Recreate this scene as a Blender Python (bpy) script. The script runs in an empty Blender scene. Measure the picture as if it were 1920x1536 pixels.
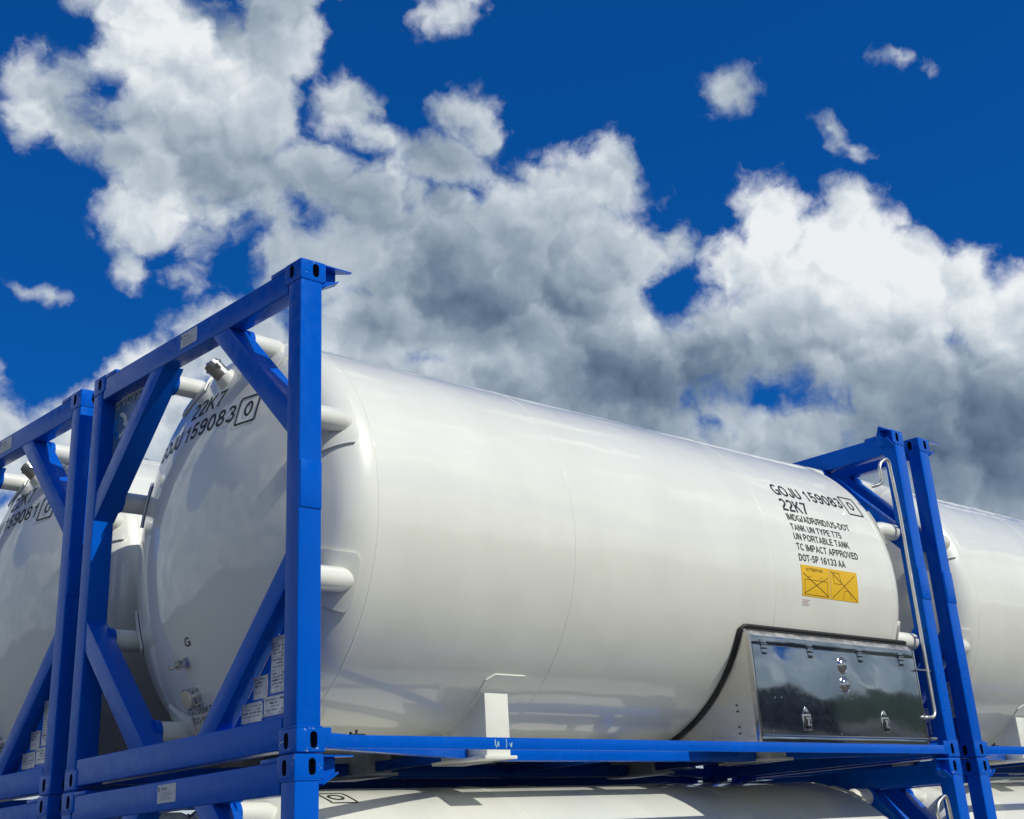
import bpy, bmesh, math, random
from math import sin, cos, pi, radians, sqrt, atan2
from mathutils import Vector, Matrix
random.seed(7)
scene = bpy.context.scene
COL = scene.collection

# ------------------------------------------------------------------ camera
R_ = ((0.73072053, -0.68013299, -0.05887811), (0.23520733, 0.33178747, -0.91356149), (0.64087832, 0.65370957, 0.40241618))
RIGHT, DOWN, FWD = Vector(R_[0]), Vector(R_[1]), Vector(R_[2])
cam_d = bpy.data.cameras.new('camera')
cam = bpy.data.objects.new('camera', cam_d); COL.objects.link(cam)
m = Matrix.Identity(4)
for i in range(3):
    m[i][0] = RIGHT[i]; m[i][1] = -DOWN[i]; m[i][2] = -FWD[i]
m.translation = Vector((-3.77617, -5.60378, -0.53838))
cam.matrix_world = m
cam_d.sensor_fit = 'HORIZONTAL'; cam_d.sensor_width = 36.0
cam_d.lens = 2490.7085 / 1920 * 36
cam_d.shift_x = (960 - 983.72) / 1920
cam_d.shift_y = (519.12 - 768) / 1920
cam_d.clip_start = 0.05; cam_d.clip_end = 9000
scene.camera = cam

# ------------------------------------------------------------------ sun, exposure
SUN_AZ, SUN_EL = radians(-75.5), radians(42.6)
L = Vector((cos(SUN_EL) * cos(SUN_AZ), cos(SUN_EL) * sin(SUN_AZ), sin(SUN_EL)))
sd = bpy.data.lights.new('sun', 'SUN'); sd.energy = 3.4; sd.angle = radians(0.53); sd.color = (1.0, 0.98, 0.89)
sun = bpy.data.objects.new('sun', sd); COL.objects.link(sun)
sun.rotation_euler = L.to_track_quat('Z', 'Y').to_euler()
scene.cycles.max_bounces = 6; scene.cycles.diffuse_bounces = 3; scene.cycles.glossy_bounces = 4
vs = scene.view_settings
vs.view_transform = 'Standard'; vs.look = 'None'; vs.gamma = 1.0; vs.exposure = 0.0; vs.use_curve_mapping = False

# ------------------------------------------------------------------ node helper
class NT:
    def __init__(s, tree): s.t = tree; s.n = tree.nodes; s.l = tree.links
    def put(s, sock, v):
        if v is None: return
        if hasattr(v, 'is_output') or isinstance(v, bpy.types.NodeSocket): s.l.new(v, sock)
        else: sock.default_value = v
    def m(s, op, a, b=None, c=None, clamp=False):
        n = s.n.new('ShaderNodeMath'); n.operation = op; n.use_clamp = clamp
        for i, v in enumerate((a, b, c)): s.put(n.inputs[i], v) if v is not None else None
        return n.outputs[0]
    def v(s, op, a, b=None, scale=None):
        n = s.n.new('ShaderNodeVectorMath'); n.operation = op
        s.put(n.inputs[0], a)
        if b is not None: s.put(n.inputs[1], b)
        if scale is not None: s.put(n.inputs['Scale'], scale)
        return n.outputs['Value'] if op in ('LENGTH', 'DOT_PRODUCT', 'DISTANCE') else n.outputs[0]
    def noise(s, vec, scale, detail=4, rough=.5, dist=0, lac=2.0, dim='3D', color=False):
        n = s.n.new('ShaderNodeTexNoise'); n.noise_dimensions = dim
        s.put(n.inputs['Vector'], vec)
        n.inputs['Scale'].default_value = scale; n.inputs['Detail'].default_value = detail
        n.inputs['Roughness'].default_value = rough; n.inputs['Distortion'].default_value = dist; n.inputs['Lacunarity'].default_value = lac
        return n.outputs[1 if color else 0]
    def voro(s, vec, scale, detail=2, rough=.5, smooth=.5):
        n = s.n.new('ShaderNodeTexVoronoi'); n.feature = 'SMOOTH_F1'
        s.put(n.inputs['Vector'], vec)
        n.inputs['Scale'].default_value = scale; n.inputs['Detail'].default_value = detail
        n.inputs['Roughness'].default_value = rough; n.inputs['Smoothness'].default_value = smooth; n.inputs['Lacunarity'].default_value = 2.1
        return n.outputs['Distance']
    def mapr(s, v, a, b, c=0.0, d=1.0, smooth=True):
        n = s.n.new('ShaderNodeMapRange'); n.interpolation_type = 'SMOOTHSTEP' if smooth else 'LINEAR'; n.clamp = True
        s.put(n.inputs[0], v)
        for i, x in enumerate((a, b, c, d)): n.inputs[i + 1].default_value = x
        return n.outputs[0]
    def mix(s, f, a, b):
        n = s.n.new('ShaderNodeMix'); n.data_type = 'RGBA'
        s.put(n.inputs[0], f); s.put(n.inputs[6], a); s.put(n.inputs[7], b)
        return n.outputs[2]
    def ramp(s, f, stops):
        n = s.n.new('ShaderNodeValToRGB'); s.put(n.inputs[0], f); e = n.color_ramp.elements
        while len(e) < len(stops): e.new(.5)
        for k, (p, c) in enumerate(stops): e[k].position = p; e[k].color = c
        return n.outputs[0]
    def sep(s, v):
        n = s.n.new('ShaderNodeSeparateXYZ'); s.put(n.inputs[0], v); return n.outputs
    def comb(s, x, y, z):
        n = s.n.new('ShaderNodeCombineXYZ')
        for i, k in enumerate((x, y, z)): s.put(n.inputs[i], k)
        return n.outputs[0]

def lin(r, g, b):
    f = lambda c: (c / 255 / 12.92) if c / 255 <= .04045 else ((c / 255 + .055) / 1.055) ** 2.4
    return (f(r), f(g), f(b), 1)

# ------------------------------------------------------------------ world: sky with cumulus clouds fixed in world directions
world = bpy.data.worlds.new('World'); scene.world = world; world.use_nodes = True
w = NT(world.node_tree); w.n.clear()
out = w.n.new('ShaderNodeOutputWorld')
skyt = w.n.new('ShaderNodeTexSky'); skyt.sky_type = 'NISHITA'; skyt.sun_disc = False
skyt.sun_elevation = SUN_EL; skyt.sun_rotation = radians(90) - SUN_AZ
skyt.altitude = 0; skyt.air_density = 1.0; skyt.dust_density = 0.3; skyt.ozone_density = 3.0
tint = w.n.new('ShaderNodeMix'); tint.data_type = 'RGBA'; tint.blend_type = 'MULTIPLY'; tint.inputs[0].default_value = 1.0
gm = w.n.new('ShaderNodeGamma'); gm.inputs[1].default_value = .62; w.l.new(skyt.outputs[0], gm.inputs[0])
w.l.new(gm.outputs[0], tint.inputs[6]); tint.inputs[7].default_value = (0.022, 0.475, 1.40, 1)
bg_sky = w.n.new('ShaderNodeBackground'); bg_sky.inputs[1].default_value = 0.11
w.l.new(tint.outputs[2], bg_sky.inputs[0])
tc = w.n.new('ShaderNodeTexCoord'); D0 = tc.outputs['Generated']
N0 = w.v('SCALE', D0, scale=24.907)                        # about one unit per two and a half degrees

# cumulus masses: centre (right, down) in the tangent plane of a fixed world direction, radii, tilt in degrees
PUFF = [(.85,1.75,.85,.95,0),(1.35,2.3,1.35,.52,40),(2.3,1.1,.8,.8,0),(3.6,1.35,2.0,1.15,0),(3.0,.3,1.6,.6,10),(5.2,.55,.85,1.1,0),
 (3.6,2.7,2.0,1.5,0),(3.1,3.9,1.35,.85,0),(3.0,4.35,1.2,.5,0),(4.8,2.1,.9,1.1,20),(5.6,3.6,1.6,.9,20),(6.9,4.3,1.7,1.0,20),(5.7,5.0,1.0,.9,0),(8.2,4.8,1.9,1.3,0),
 (6.45,2.1,.62,.75,0),(7.0,2.6,.75,.45,20),(8.2,3.1,1.5,.5,14),(7.4,3.6,1.0,.5,20),(8.7,2.1,.5,.35,0),(9.1,2.5,.36,.5,-25),(10.9,3.5,1.25,.65,0),(11.55,3.2,.55,.6,0),(10.3,4.4,1.6,1.1,0),
 (11.3,5.0,1.2,1.0,0),(9.3,5.9,2.7,1.3,0),(12.0,6.2,1.2,.9,0),(13.35,6.5,1.15,.85,0),(7.0,6.2,1.3,.9,0),
 (14.5,4.2,.65,.9,0),(15.8,4.4,1.0,.95,0),(14.2,4.95,1.1,.55,0),(16.6,5.1,1.35,1.1,15),(17.8,5.5,1.2,1.0,0),(19.3,6.3,1.5,1.25,0),(15.0,6.0,1.45,1.3,0),(16.8,6.3,1.6,.8,0),
 (15.5,7.1,4.4,1.05,0),(11.2,7.0,2.3,1.2,0),(18.3,8.5,2.6,1.7,0),(12.2,8.1,1.6,.9,0),(14.6,8.5,1.5,1.05,0),(21.,7.5,2.,2.,0),
 (2.9,7.1,1.2,.62,-25),(1.6,7.8,1.4,.7,-20),(.4,8.5,1.3,.7,-15),(4.6,6.35,1.2,.9,0),(3.4,8.4,2.5,1.2,0),(6.2,7.4,2.2,1.1,0),(9.0,7.6,2.5,1.2,0),
 (2.4,5.0,.34,.42,0),(3.45,5.15,.5,.2,0),(.85,5.5,.10,.02,10),(8.5,.2,.56,.42,0),(13.65,1.72,.60,.44,0),(15.55,2.45,.3,.18,40),(16.0,2.8,.26,.1,30),
 (16.85,1.17,.4,.13,0),(12.7,4.65,.2,.26,0),(-2.0,3.2,1.3,.6,20),(-1.5,8.,2.,1.5,0),(21.5,3.,1.,.6,0),(6.,-1.2,2.2,1.,0),(10.,12.6,16.,4.0,0),(1.,-1.2,1.6,.8,0)]
HOLE = [(14.4,7.42,1.0,.27,0),(13.35,7.95,.2,.15,0),(5.8,4.05,.24,.15,20),(6.75,2.95,.6,.25,25),(4.3,5.0,.55,.4,0),(12.75,5.5,.5,.5,-30),(10.2,3.0,.3,.12,0),(1.9,1.7,.2,.4,-35),(9.6,3.2,.25,.12,25),(9.9,1.9,.5,.5,0)]
DARK = [(4.3,3.0,2.2,1.5,.22),(9.0,5.3,2.7,1.3,.38),(9.3,6.3,2.0,1.1,.34),(11.5,7.2,2.8,.95,.40),(15.0,7.0,3.2,.7,.42),(17.8,8.6,3.2,1.3,.85),(12.0,8.0,1.5,.9,.5),(6.9,6.1,.6,.7,.45),(8.2,4.4,1.5,.7,.2),(6.6,3.9,1.7,.6,.15),(13.,6.9,1.8,.5,.45),(4.9,.6,1.2,.9,.3),(1.2,2.3,1.4,.8,.2),(8.3,2.9,1.4,.5,.25),(19.,7.4,2.,.6,.3),(13.7,2.1,.9,.5,.3),(4.8,6.4,1.2,1.0,.2),(8.,2.2,1.2,.9,.15)]
LIGHT = [(12.4,6.1,1.0,.8,.32),(14.9,4.2,1.8,1.0,.44),(17.6,5.3,2.3,1.0,.38),(16.0,5.0,1.4,.7,.1),(6.3,6.0,.7,1.0,.3),(8.0,6.7,1.7,.35,.5),(14.5,8.1,1.5,.7,.45),(2.2,6.9,1.9,.7,.25),(3.4,1.2,1.5,.9,.25),(5.2,1.6,1.0,.8,.2),(9.9,7.0,.9,.5,.3),(15.3,6.2,1.0,.5,.2),(18.7,6.3,1.2,.6,.25),(3.2,4.2,1.2,.5,.12),(10.6,3.7,1.,.5,.1)]

def ell(P, cx, cy, rx, ry, rot):
    if rot == 0:
        n = w.n.new('ShaderNodeVectorMath'); n.operation = 'MULTIPLY_ADD'; w.l.new(P, n.inputs[0])
        n.inputs[1].default_value = (1 / rx, 1 / ry, 0); n.inputs[2].default_value = (-cx / rx, -cy / ry, 0)
        return w.v('LENGTH', n.outputs[0])
    n = w.n.new('ShaderNodeMapping'); n.vector_type = 'TEXTURE'
    w.l.new(P, n.inputs[0]); n.inputs[1].default_value = (cx, cy, 0); n.inputs[2].default_value = (0, 0, radians(rot)); n.inputs[3].default_value = (rx, ry, 1)
    return w.v('LENGTH', n.outputs[0])
def after(P, f):
    """the same vector, evaluated only once f is known (keeps the shader small)"""
    n = w.n.new('ShaderNodeVectorMath'); n.operation = 'MULTIPLY_ADD'
    w.l.new(f, n.inputs[0]); n.inputs[1].default_value = (1e-7, 1e-7, 1e-7); w.l.new(P, n.inputs[2]); return n.outputs[0]
def puff_field(P):
    f = None
    for i_, (cx, cy, rx, ry, rot) in enumerate(PUFF):
        if i_ % 8 == 7: P = after(P, f)
        r = min(rx, ry) * .8 + .2 * max(rx, ry)
        e = w.m('MULTIPLY_ADD', ell(P, cx, cy, rx, ry, rot), -r, r)
        if f is None: f = e
        else:
            n = w.n.new('ShaderNodeMath'); n.operation = 'SMOOTH_MAX'; w.l.new(f, n.inputs[0]); w.l.new(e, n.inputs[1]); n.inputs[2].default_value = .12; f = n.outputs[0]
    P = after(P, f)
    for cx, cy, rx, ry, rot in HOLE:
        r = min(rx, ry) * 1.1
        e = w.m('MULTIPLY_ADD', ell(P, cx, cy, rx, ry, rot), r, -r)
        n = w.n.new('ShaderNodeMath'); n.operation = 'SMOOTH_MIN'; w.l.new(f, n.inputs[0]); w.l.new(e, n.inputs[1]); n.inputs[2].default_value = .15; f = n.outputs[0]
    return f
def tone_field(P, lst, prev):
    f = None; P = after(P, prev)
    for i_, (cx, cy, rx, ry, k) in enumerate(lst):
        if i_ % 8 == 7: P = after(P, f)
        q = ell(P, cx, cy, rx, ry, 0)
        g = w.m('EXPONENT', w.m('MULTIPLY', w.m('MULTIPLY', q, q), -.9))
        f = w.m('MULTIPLY', g, k) if f is None else w.m('MULTIPLY_ADD', g, k, f)
    return f
a_ = w.v('DOT_PRODUCT', D0, tuple(RIGHT)); b_ = w.v('DOT_PRODUCT', D0, tuple(DOWN)); c_ = w.m('MAXIMUM', w.v('DOT_PRODUCT', D0, tuple(FWD)), .05)
PX = w.m('MULTIPLY_ADD', w.m('DIVIDE', a_, c_), 24.907, 9.837); PY = w.m('MULTIPLY_ADD', w.m('DIVIDE', b_, c_), 24.907, 5.191)
warp = w.v('SUBTRACT', w.noise(N0, .6, 3, .55, color=True), (.5, .5, .5))
warp2 = w.v('SUBTRACT', w.noise(N0, 2.4, 3, .6, color=True), (.5, .5, .5))
P0 = w.comb(PX, PY, 0.0)
P1 = w.v('ADD', P0, w.v('ADD', w.v('MULTIPLY', warp, (.8, .8, 0)), w.v('MULTIPLY', warp2, (.32, .32, 0))))
NW = w.v('ADD', N0, w.v('ADD', w.v('SCALE', warp, scale=.9), w.v('SCALE', warp2, scale=.45)))
def cells(V, sc):
    n = w.n.new('ShaderNodeTexVoronoi'); n.feature = 'F1'; n.inputs['Scale'].default_value = sc; n.inputs['Detail'].default_value = 0
    w.l.new(V, n.inputs['Vector']); d = n.outputs['Distance']
    return w.m('MULTIPLY', d, d)
def height(V):
    """heaped domes of two sizes"""
    a = w.m('MULTIPLY', cells(V, .62), -.85)
    a = w.m('MULTIPLY_ADD', cells(V, 1.55), -.27, a)
    return w.m('MULTIPLY_ADD', w.noise(V, 3.2, 2, .5), .20, w.m('ADD', a, .55))
LT = (L - FWD * L.dot(FWD)).normalized()
H0 = height(NW); H1 = height(w.v('ADD', NW, tuple(LT * .3)))
fine = w.noise(NW, 1.7, 7, .56)
lowf = w.noise(N0, .5, 1, .5)
Fd = puff_field(P1)
gen = w.m('ADD', w.m('MULTIPLY_ADD', w.noise(N0, .17, 5, .55), 9.0, -5.0), w.mapr(w.sep(D0)[2], .50, .08, 0.0, 3.2))              # clouds over the rest of the sky
bx = w.m('MAXIMUM', w.m('SUBTRACT', w.m('ABSOLUTE', w.m('SUBTRACT', PX, 9.8)), 11.2), w.m('SUBTRACT', w.m('ABSOLUTE', w.m('SUBTRACT', PY, 5.0)), 7.0))
inside = w.mapr(bx, 0.0, 2.5, 1.0, 0.0)
F0 = w.m('ADD', w.m('MULTIPLY', Fd, inside), w.m('MULTIPLY', gen, w.m('SUBTRACT', 1.0, inside)))
F = w.m('ADD', F0, w.m('MULTIPLY_ADD', H0, .40, w.m('MULTIPLY_ADD', fine, .82, -.40)))
alpha = w.mapr(F, -.04, .46)
relief = w.m('SUBTRACT', H0, H1)
thick = w.mapr(F, .1, 1.8)
tl = tone_field(P1, LIGHT, Fd); td = tone_field(P1, DARK, tl)
tone = w.m('ADD', w.m('MULTIPLY', w.m('SUBTRACT', tl, td), inside), w.m('MULTIPLY', w.m('SUBTRACT', lowf, .5), w.m('MULTIPLY_ADD', inside, -1.0, 1.6)))
soft = w.m('SUBTRACT', w.noise(NW, .9, 5, .5), .5)
tval = w.m('ADD', w.m('ADD', w.m('MULTIPLY_ADD', tone, .62, .79), w.m('MULTIPLY', relief, .72)), w.m('MULTIPLY_ADD', thick, -.17, w.m('MULTIPLY', soft, .18)), clamp=True)
ccol = w.ramp(tval, [(0.0, lin(84, 103, 127)), (.25, lin(112, 131, 152)), (.5, lin(150, 165, 180)), (.75, lin(188, 200, 211)), (1.0, lin(236, 240, 243))])
bg_c = w.n.new('ShaderNodeBackground'); w.l.new(ccol, bg_c.inputs[0]); bg_c.inputs[1].default_value = 1.0
elev = w.sep(D0)[2]
alpha = w.m('MULTIPLY', alpha, w.mapr(elev, -.02, .04))
mixs = w.n.new('ShaderNodeMixShader'); w.l.new(alpha, mixs.inputs[0]); w.l.new(bg_sky.outputs[0], mixs.inputs[1]); w.l.new(bg_c.outputs[0], mixs.inputs[2])
w.l.new(mixs.outputs[0], out.inputs[0])
world.cycles.sampling_method = 'MANUAL'; world.cycles.sample_map_resolution = 512

# ------------------------------------------------------------------ materials
def mat(name):
    m_ = bpy.data.materials.new(name); m_.use_nodes = True
    t = NT(m_.node_tree); b = t.n['Principled BSDF']
    return m_, t, b
def setp(b, **k):
    for a, v in k.items(): b.inputs[a.replace('_', ' ')].default_value = v
def bump(t, b, h, strength, dist=.01, coat=False):
    n = t.n.new('ShaderNodeBump'); n.inputs['Strength'].default_value = strength; n.inputs['Distance'].default_value = dist
    t.l.new(h, n.inputs['Height']); t.l.new(n.outputs[0], b.inputs['Normal'])
    if coat: t.l.new(n.outputs[0], b.inputs['Coat Normal'])

def blue_paint(chips=False):
    m_, t, b = mat('blue_paint_chipped' if chips else 'blue_paint')
    oc = t.n.new('ShaderNodeNewGeometry').outputs['Position']
    n = t.noise(oc, 1.7, 5, .6)
    c = t.mix(t.mapr(n, .3, .7), (.0, .088, .50, 1), (.0, .102, .57, 1))
    dust = t.mapr(t.noise(oc, 9, 7, .7), .56, .8, 0, .05)
    c = t.mix(dust, c, (.25, .33, .42, 1))
    rough = t.mapr(t.noise(oc, 14, 4, .6), .3, .7, .16, .30)
    ch0 = t.mapr(t.noise(oc, 17, 6, .66, dist=.4), .735, .745)
    c = t.mix(ch0, c, (.30, .36, .42, 1))
    if chips:
        ch = t.mapr(t.noise(oc, 26, 5, .62, dist=.6), .665, .68)
        c = t.mix(ch, c, (.55, .6, .6, 1)); 
        ch2 = t.mapr(t.noise(oc, 34, 4, .6), .70, .71)
        c = t.mix(ch2, c, (.3, .26, .2, 1))
    t.l.new(c, b.inputs['Base Color']); t.l.new(rough, b.inputs['Roughness'])
    setp(b, Coat_Weight=.04, Coat_Roughness=.05, Specular_IOR_Level=.45, Specular_Tint=(.10, .50, 1, 1))
    bump(t, b, t.noise(oc, 60, 3, .5), .03, .004, True)
    return m_
def white_paint():
    m_, t, b = mat('white_paint')
    oc = t.n.new('ShaderNodeNewGeometry').outputs['Position']
    st = t.n.new('ShaderNodeMapping'); st.inputs[3].default_value = (1, .35, .35); t.l.new(oc, st.inputs[0])
    n = t.noise(st.outputs[0], 2.2, 6, .6)
    c = t.mix(t.mapr(n, .35, .75), (.82, .812, .715, 1), (.77, .762, .67, 1))
    d = t.mapr(t.noise(st.outputs[0], 11, 8, .7), .6, .85, 0, .10)
    c = t.mix(d, c, (.48, .46, .42, 1))
    t.l.new(c, b.inputs['Base Color'])
    setp(b, Roughness=.38, Coat_Weight=.95, Coat_Roughness=.04, Coat_IOR=1.52)
    wv = t.m('MULTIPLY_ADD', t.noise(oc, 1.6, 2, .5), 1.0, t.m('MULTIPLY', t.noise(oc, 70, 2, .5), .012))
    bump(t, b, wv, .5, .025, True)
    return m_
def steel(name, base, rough, wav=.0, wscale=2.0):
    m_, t, b = mat(name)
    oc = t.n.new('ShaderNodeNewGeometry').outputs['Position']
    c = t.mix(t.noise(oc, 3, 4, .6), base, tuple(x * .86 for x in base[:3]) + (1,))
    t.l.new(c, b.inputs['Base Color'])
    r = t.mapr(t.noise(oc, 22, 5, .6), .3, .8, rough, rough * 1.9)
    t.l.new(r, b.inputs['Roughness']); setp(b, Metallic=1.0)
    if wav: bump(t, b, t.noise(oc, wscale, 2.5, .45, dist=.4), wav, .035)
    return m_
def plain(name, c, rough=.5, metal=0, var=.12, scale=20):
    m_, t, b = mat(name)
    oc = t.n.new('ShaderNodeNewGeometry').outputs['Position']
    cc = t.mix(t.noise(oc, scale, 4, .6), tuple(x * (1 - var) for x in c[:3]) + (1,), tuple(min(1, x * (1 + var)) for x in c[:3]) + (1,))
    t.l.new(cc, b.inputs['Base Color']); setp(b, Roughness=rough, Metallic=metal)
    return m_
BLUE, BLUEC, WHITE = blue_paint(), blue_paint(True), white_paint()
MIRROR = steel('polished_steel', (.40, .45, .49, 1), .08, 1.0, .9)
SATIN = steel('brushed_steel', (.82, .79, .72, 1), .28, .15, 5)
GREYSTEEL = steel('dull_steel', (.42, .40, .37, 1), .30)
CHROME = steel('bright_steel', (.62, .60, .57, 1), .12)
BLACK = plain('black_lettering', (.012, .012, .014, 1), .45)
RUBBER = plain('black_rubber', (.012, .012, .014, 1), .6)
HOLLOW = plain('casting_hole_shade', (.004, .012, .05, 1), .8)  # near-black blue: shade of the shallow casting holes put into the colour
STICK = plain('sticker_white', (.62, .63, .64, 1), .4)
PLATE = steel('etched_plate', (.72, .72, .74, 1), .42)
GREYINK = plain('grey_print', (.16, .17, .19, 1), .6)
YELLOW = plain('yellow_sticker', (.80, .47, .015, 1), .45, 0, .06, 6)
BROWNINK = plain('brown_print', (.13, .07, .008, 1), .5)
PINK = plain('pink_print', (.72, .56, .55, 1), .6)
SIGNBLUE = plain('sign_blue', (.10, .20, .34, 1), .18)
SIGNLIGHT = plain('sign_light_blue', (.02, .22, .62, 1), .3)
BRASS = plain('brass_cap', (.72, .62, .42, 1), .45, .3)
SCUFF = plain('scuff', (.35, .55, .62, 1), .6)

# ------------------------------------------------------------------ mesh helpers (world coordinates; the parent's base is subtracted on linking)
CTX = {'base': Vector((0, 0, 0))}
def link(name, me, mats, parent=None, label=None, kind=None):
    o = bpy.data.objects.new(name, me); COL.objects.link(o)
    for x in (mats if isinstance(mats, (list, tuple)) else [mats]): me.materials.append(x)
    if parent is not None: o.parent = parent
    if label: o['label'] = label
    if kind: o['kind'] = kind
    return o
def finish(name, bm, mats, parent=None, smooth=35, label=None, kind=None):
    if parent is not None:
        bmesh.ops.translate(bm, verts=bm.verts, vec=-CTX['base'])
    bmesh.ops.recalc_face_normals(bm, faces=bm.faces)
    me = bpy.data.meshes.new(name); bm.to_mesh(me); bm.free()
    if smooth is not None:
        for p in me.polygons: p.use_smooth = True
        me.set_sharp_from_angle(angle=radians(smooth))
    return link(name, me, mats, parent, label, kind)
def BM(): return bmesh.new()
def merge(bm, b2, mi=0):
    bmesh.ops.recalc_face_normals(b2, faces=b2.faces)
    mp = {}
    for v_ in b2.verts: mp[v_] = bm.verts.new(v_.co)
    for f in b2.faces:
        nf = bm.faces.new([mp[v_] for v_ in f.verts]); nf.material_index = mi if mi is not None else f.material_index
    b2.free()
def bevel(b2, r, seg=2):
    if r > 0: bmesh.ops.bevel(b2, geom=list(b2.edges), offset=r, segments=seg, profile=.6, affect='EDGES', clamp_overlap=True)
def box(bm, lo, hi, r=0.004, mi=0, seg=2):
    b2 = BM(); bmesh.ops.create_cube(b2, size=1)
    for v_ in b2.verts:
        v_.co = Vector([lo[i] + (v_.co[i] + .5) * (hi[i] - lo[i]) for i in range(3)])
    bevel(b2, r, seg); merge(bm, b2, mi)
def prism(bm, pts, axis, lo, hi, r=0.004, mi=0):
    """pts: 2-D points in the two other axes (in x,y,z order)"""
    b2 = BM()
    def mk(p, h):
        c = list(p); c.insert(axis, h); return b2.verts.new(c)
    A = [mk(p, lo) for p in pts]; B = [mk(p, hi) for p in pts]
    b2.faces.new(A); b2.faces.new(B[::-1])
    for i in range(len(pts)): j = (i + 1) % len(pts); b2.faces.new((A[i], B[i], B[j], A[j]))
    bmesh.ops.recalc_face_normals(b2, faces=b2.faces)
    bevel(b2, r); merge(bm, b2, mi)
def frame_of(d):
    d = d.normalized(); u = d.cross(Vector((0, 0, 1)))
    if u.length < 1e-3: u = d.cross(Vector((0, 1, 0)))
    u.normalize(); return u, d.cross(u).normalized()
def tube(bm, pts, r, seg=16, mi=0, cap=True):
    pts = [Vector(p) for p in pts]; rings = []
    rr = r if isinstance(r, (list, tuple)) else [r] * len(pts)
    u, _ = frame_of(pts[1] - pts[0])
    for i, p in enumerate(pts):
        d = (pts[min(i + 1, len(pts) - 1)] - pts[max(i - 1, 0)]).normalized()
        u = (u - d * u.dot(d)).normalized(); v_ = d.cross(u)
        rings.append([bm.verts.new(p + (u * cos(2 * pi * k / seg) + v_ * sin(2 * pi * k / seg)) * rr[i]) for k in range(seg)])
    for a, b in zip(rings, rings[1:]):
        for k in range(seg):
            f = bm.faces.new((a[k], a[(k + 1) % seg], b[(k + 1) % seg], b[k])); f.material_index = mi
    if cap:
        for g in (rings[0], rings[-1][::-1]): f = bm.faces.new(g); f.material_index = mi
def fillet(pts, r, n=6):
    pts = [Vector(p) for p in pts]; o = [pts[0]]
    for a, b, c in zip(pts, pts[1:], pts[2:]):
        d1 = (a - b); d2 = (c - b); k = min(r, d1.length * .49, d2.length * .49)
        p, q = b + d1.normalized() * k, b + d2.normalized() * k
        for i in range(n + 1):
            t = i / n; o.append((1 - t) ** 2 * p + 2 * t * (1 - t) * b + t * t * q)
    o.append(pts[-1]); return o

# ------------------------------------------------------------------ container dimensions
LEN, WID, HGT = 6.058, 2.438, 2.591
YC, ZC, RT = 1.219, 1.31, 1.2
KN = .24; CR = 2.4; XT = .53                                  # knuckle, crown radius, tangent line
def head_profile():
    """(distance in front of the tangent line, radius) from rim to crown"""
    cxk = RT - KN; alpha = math.asin(cxk / (CR - KN)); pts = []
    for i in range(17):
        a = (pi / 2 - alpha) * i / 16
        pts.append((KN * sin(a), cxk + KN * cos(a)))
    hx = cos(alpha) * (CR - KN)
    for i in range(1, 25):
        a = alpha * (1 - i / 24)
        pts.append((CR * cos(a) - hx, CR * sin(a)))
    return pts
HP = head_profile()
def dome_x(y, z):
    r = sqrt((y - YC) ** 2 + (z - ZC) ** 2)
    for (d0, r0), (d1, r1) in zip(HP, HP[1:]):
        if r1 <= r <= r0: return XT - (d0 + (d1 - d0) * (r0 - r) / (r0 - r1 + 1e-9))
    return XT
def dome_n(y, z):
    e = .004; return Vector((-1, (dome_x(y + e, z) - dome_x(y - e, z)) / (2 * e), (dome_x(y, z + e) - dome_x(y, z - e)) / (2 * e))).normalized()
def on_cyl(x, arc, off=0):
    """arc length from the horizontal of the near side, upward"""
    t = arc / RT; r = RT + off
    return Vector((x, YC - r * cos(t), ZC + r * sin(t)))
PROF = [(XT - d, r) for d, r in HP[::-1]] + [(XT + (LEN - 2 * XT) * i / 24, RT) for i in range(1, 24)] + [(LEN - XT + d, r) for d, r in HP]

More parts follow.
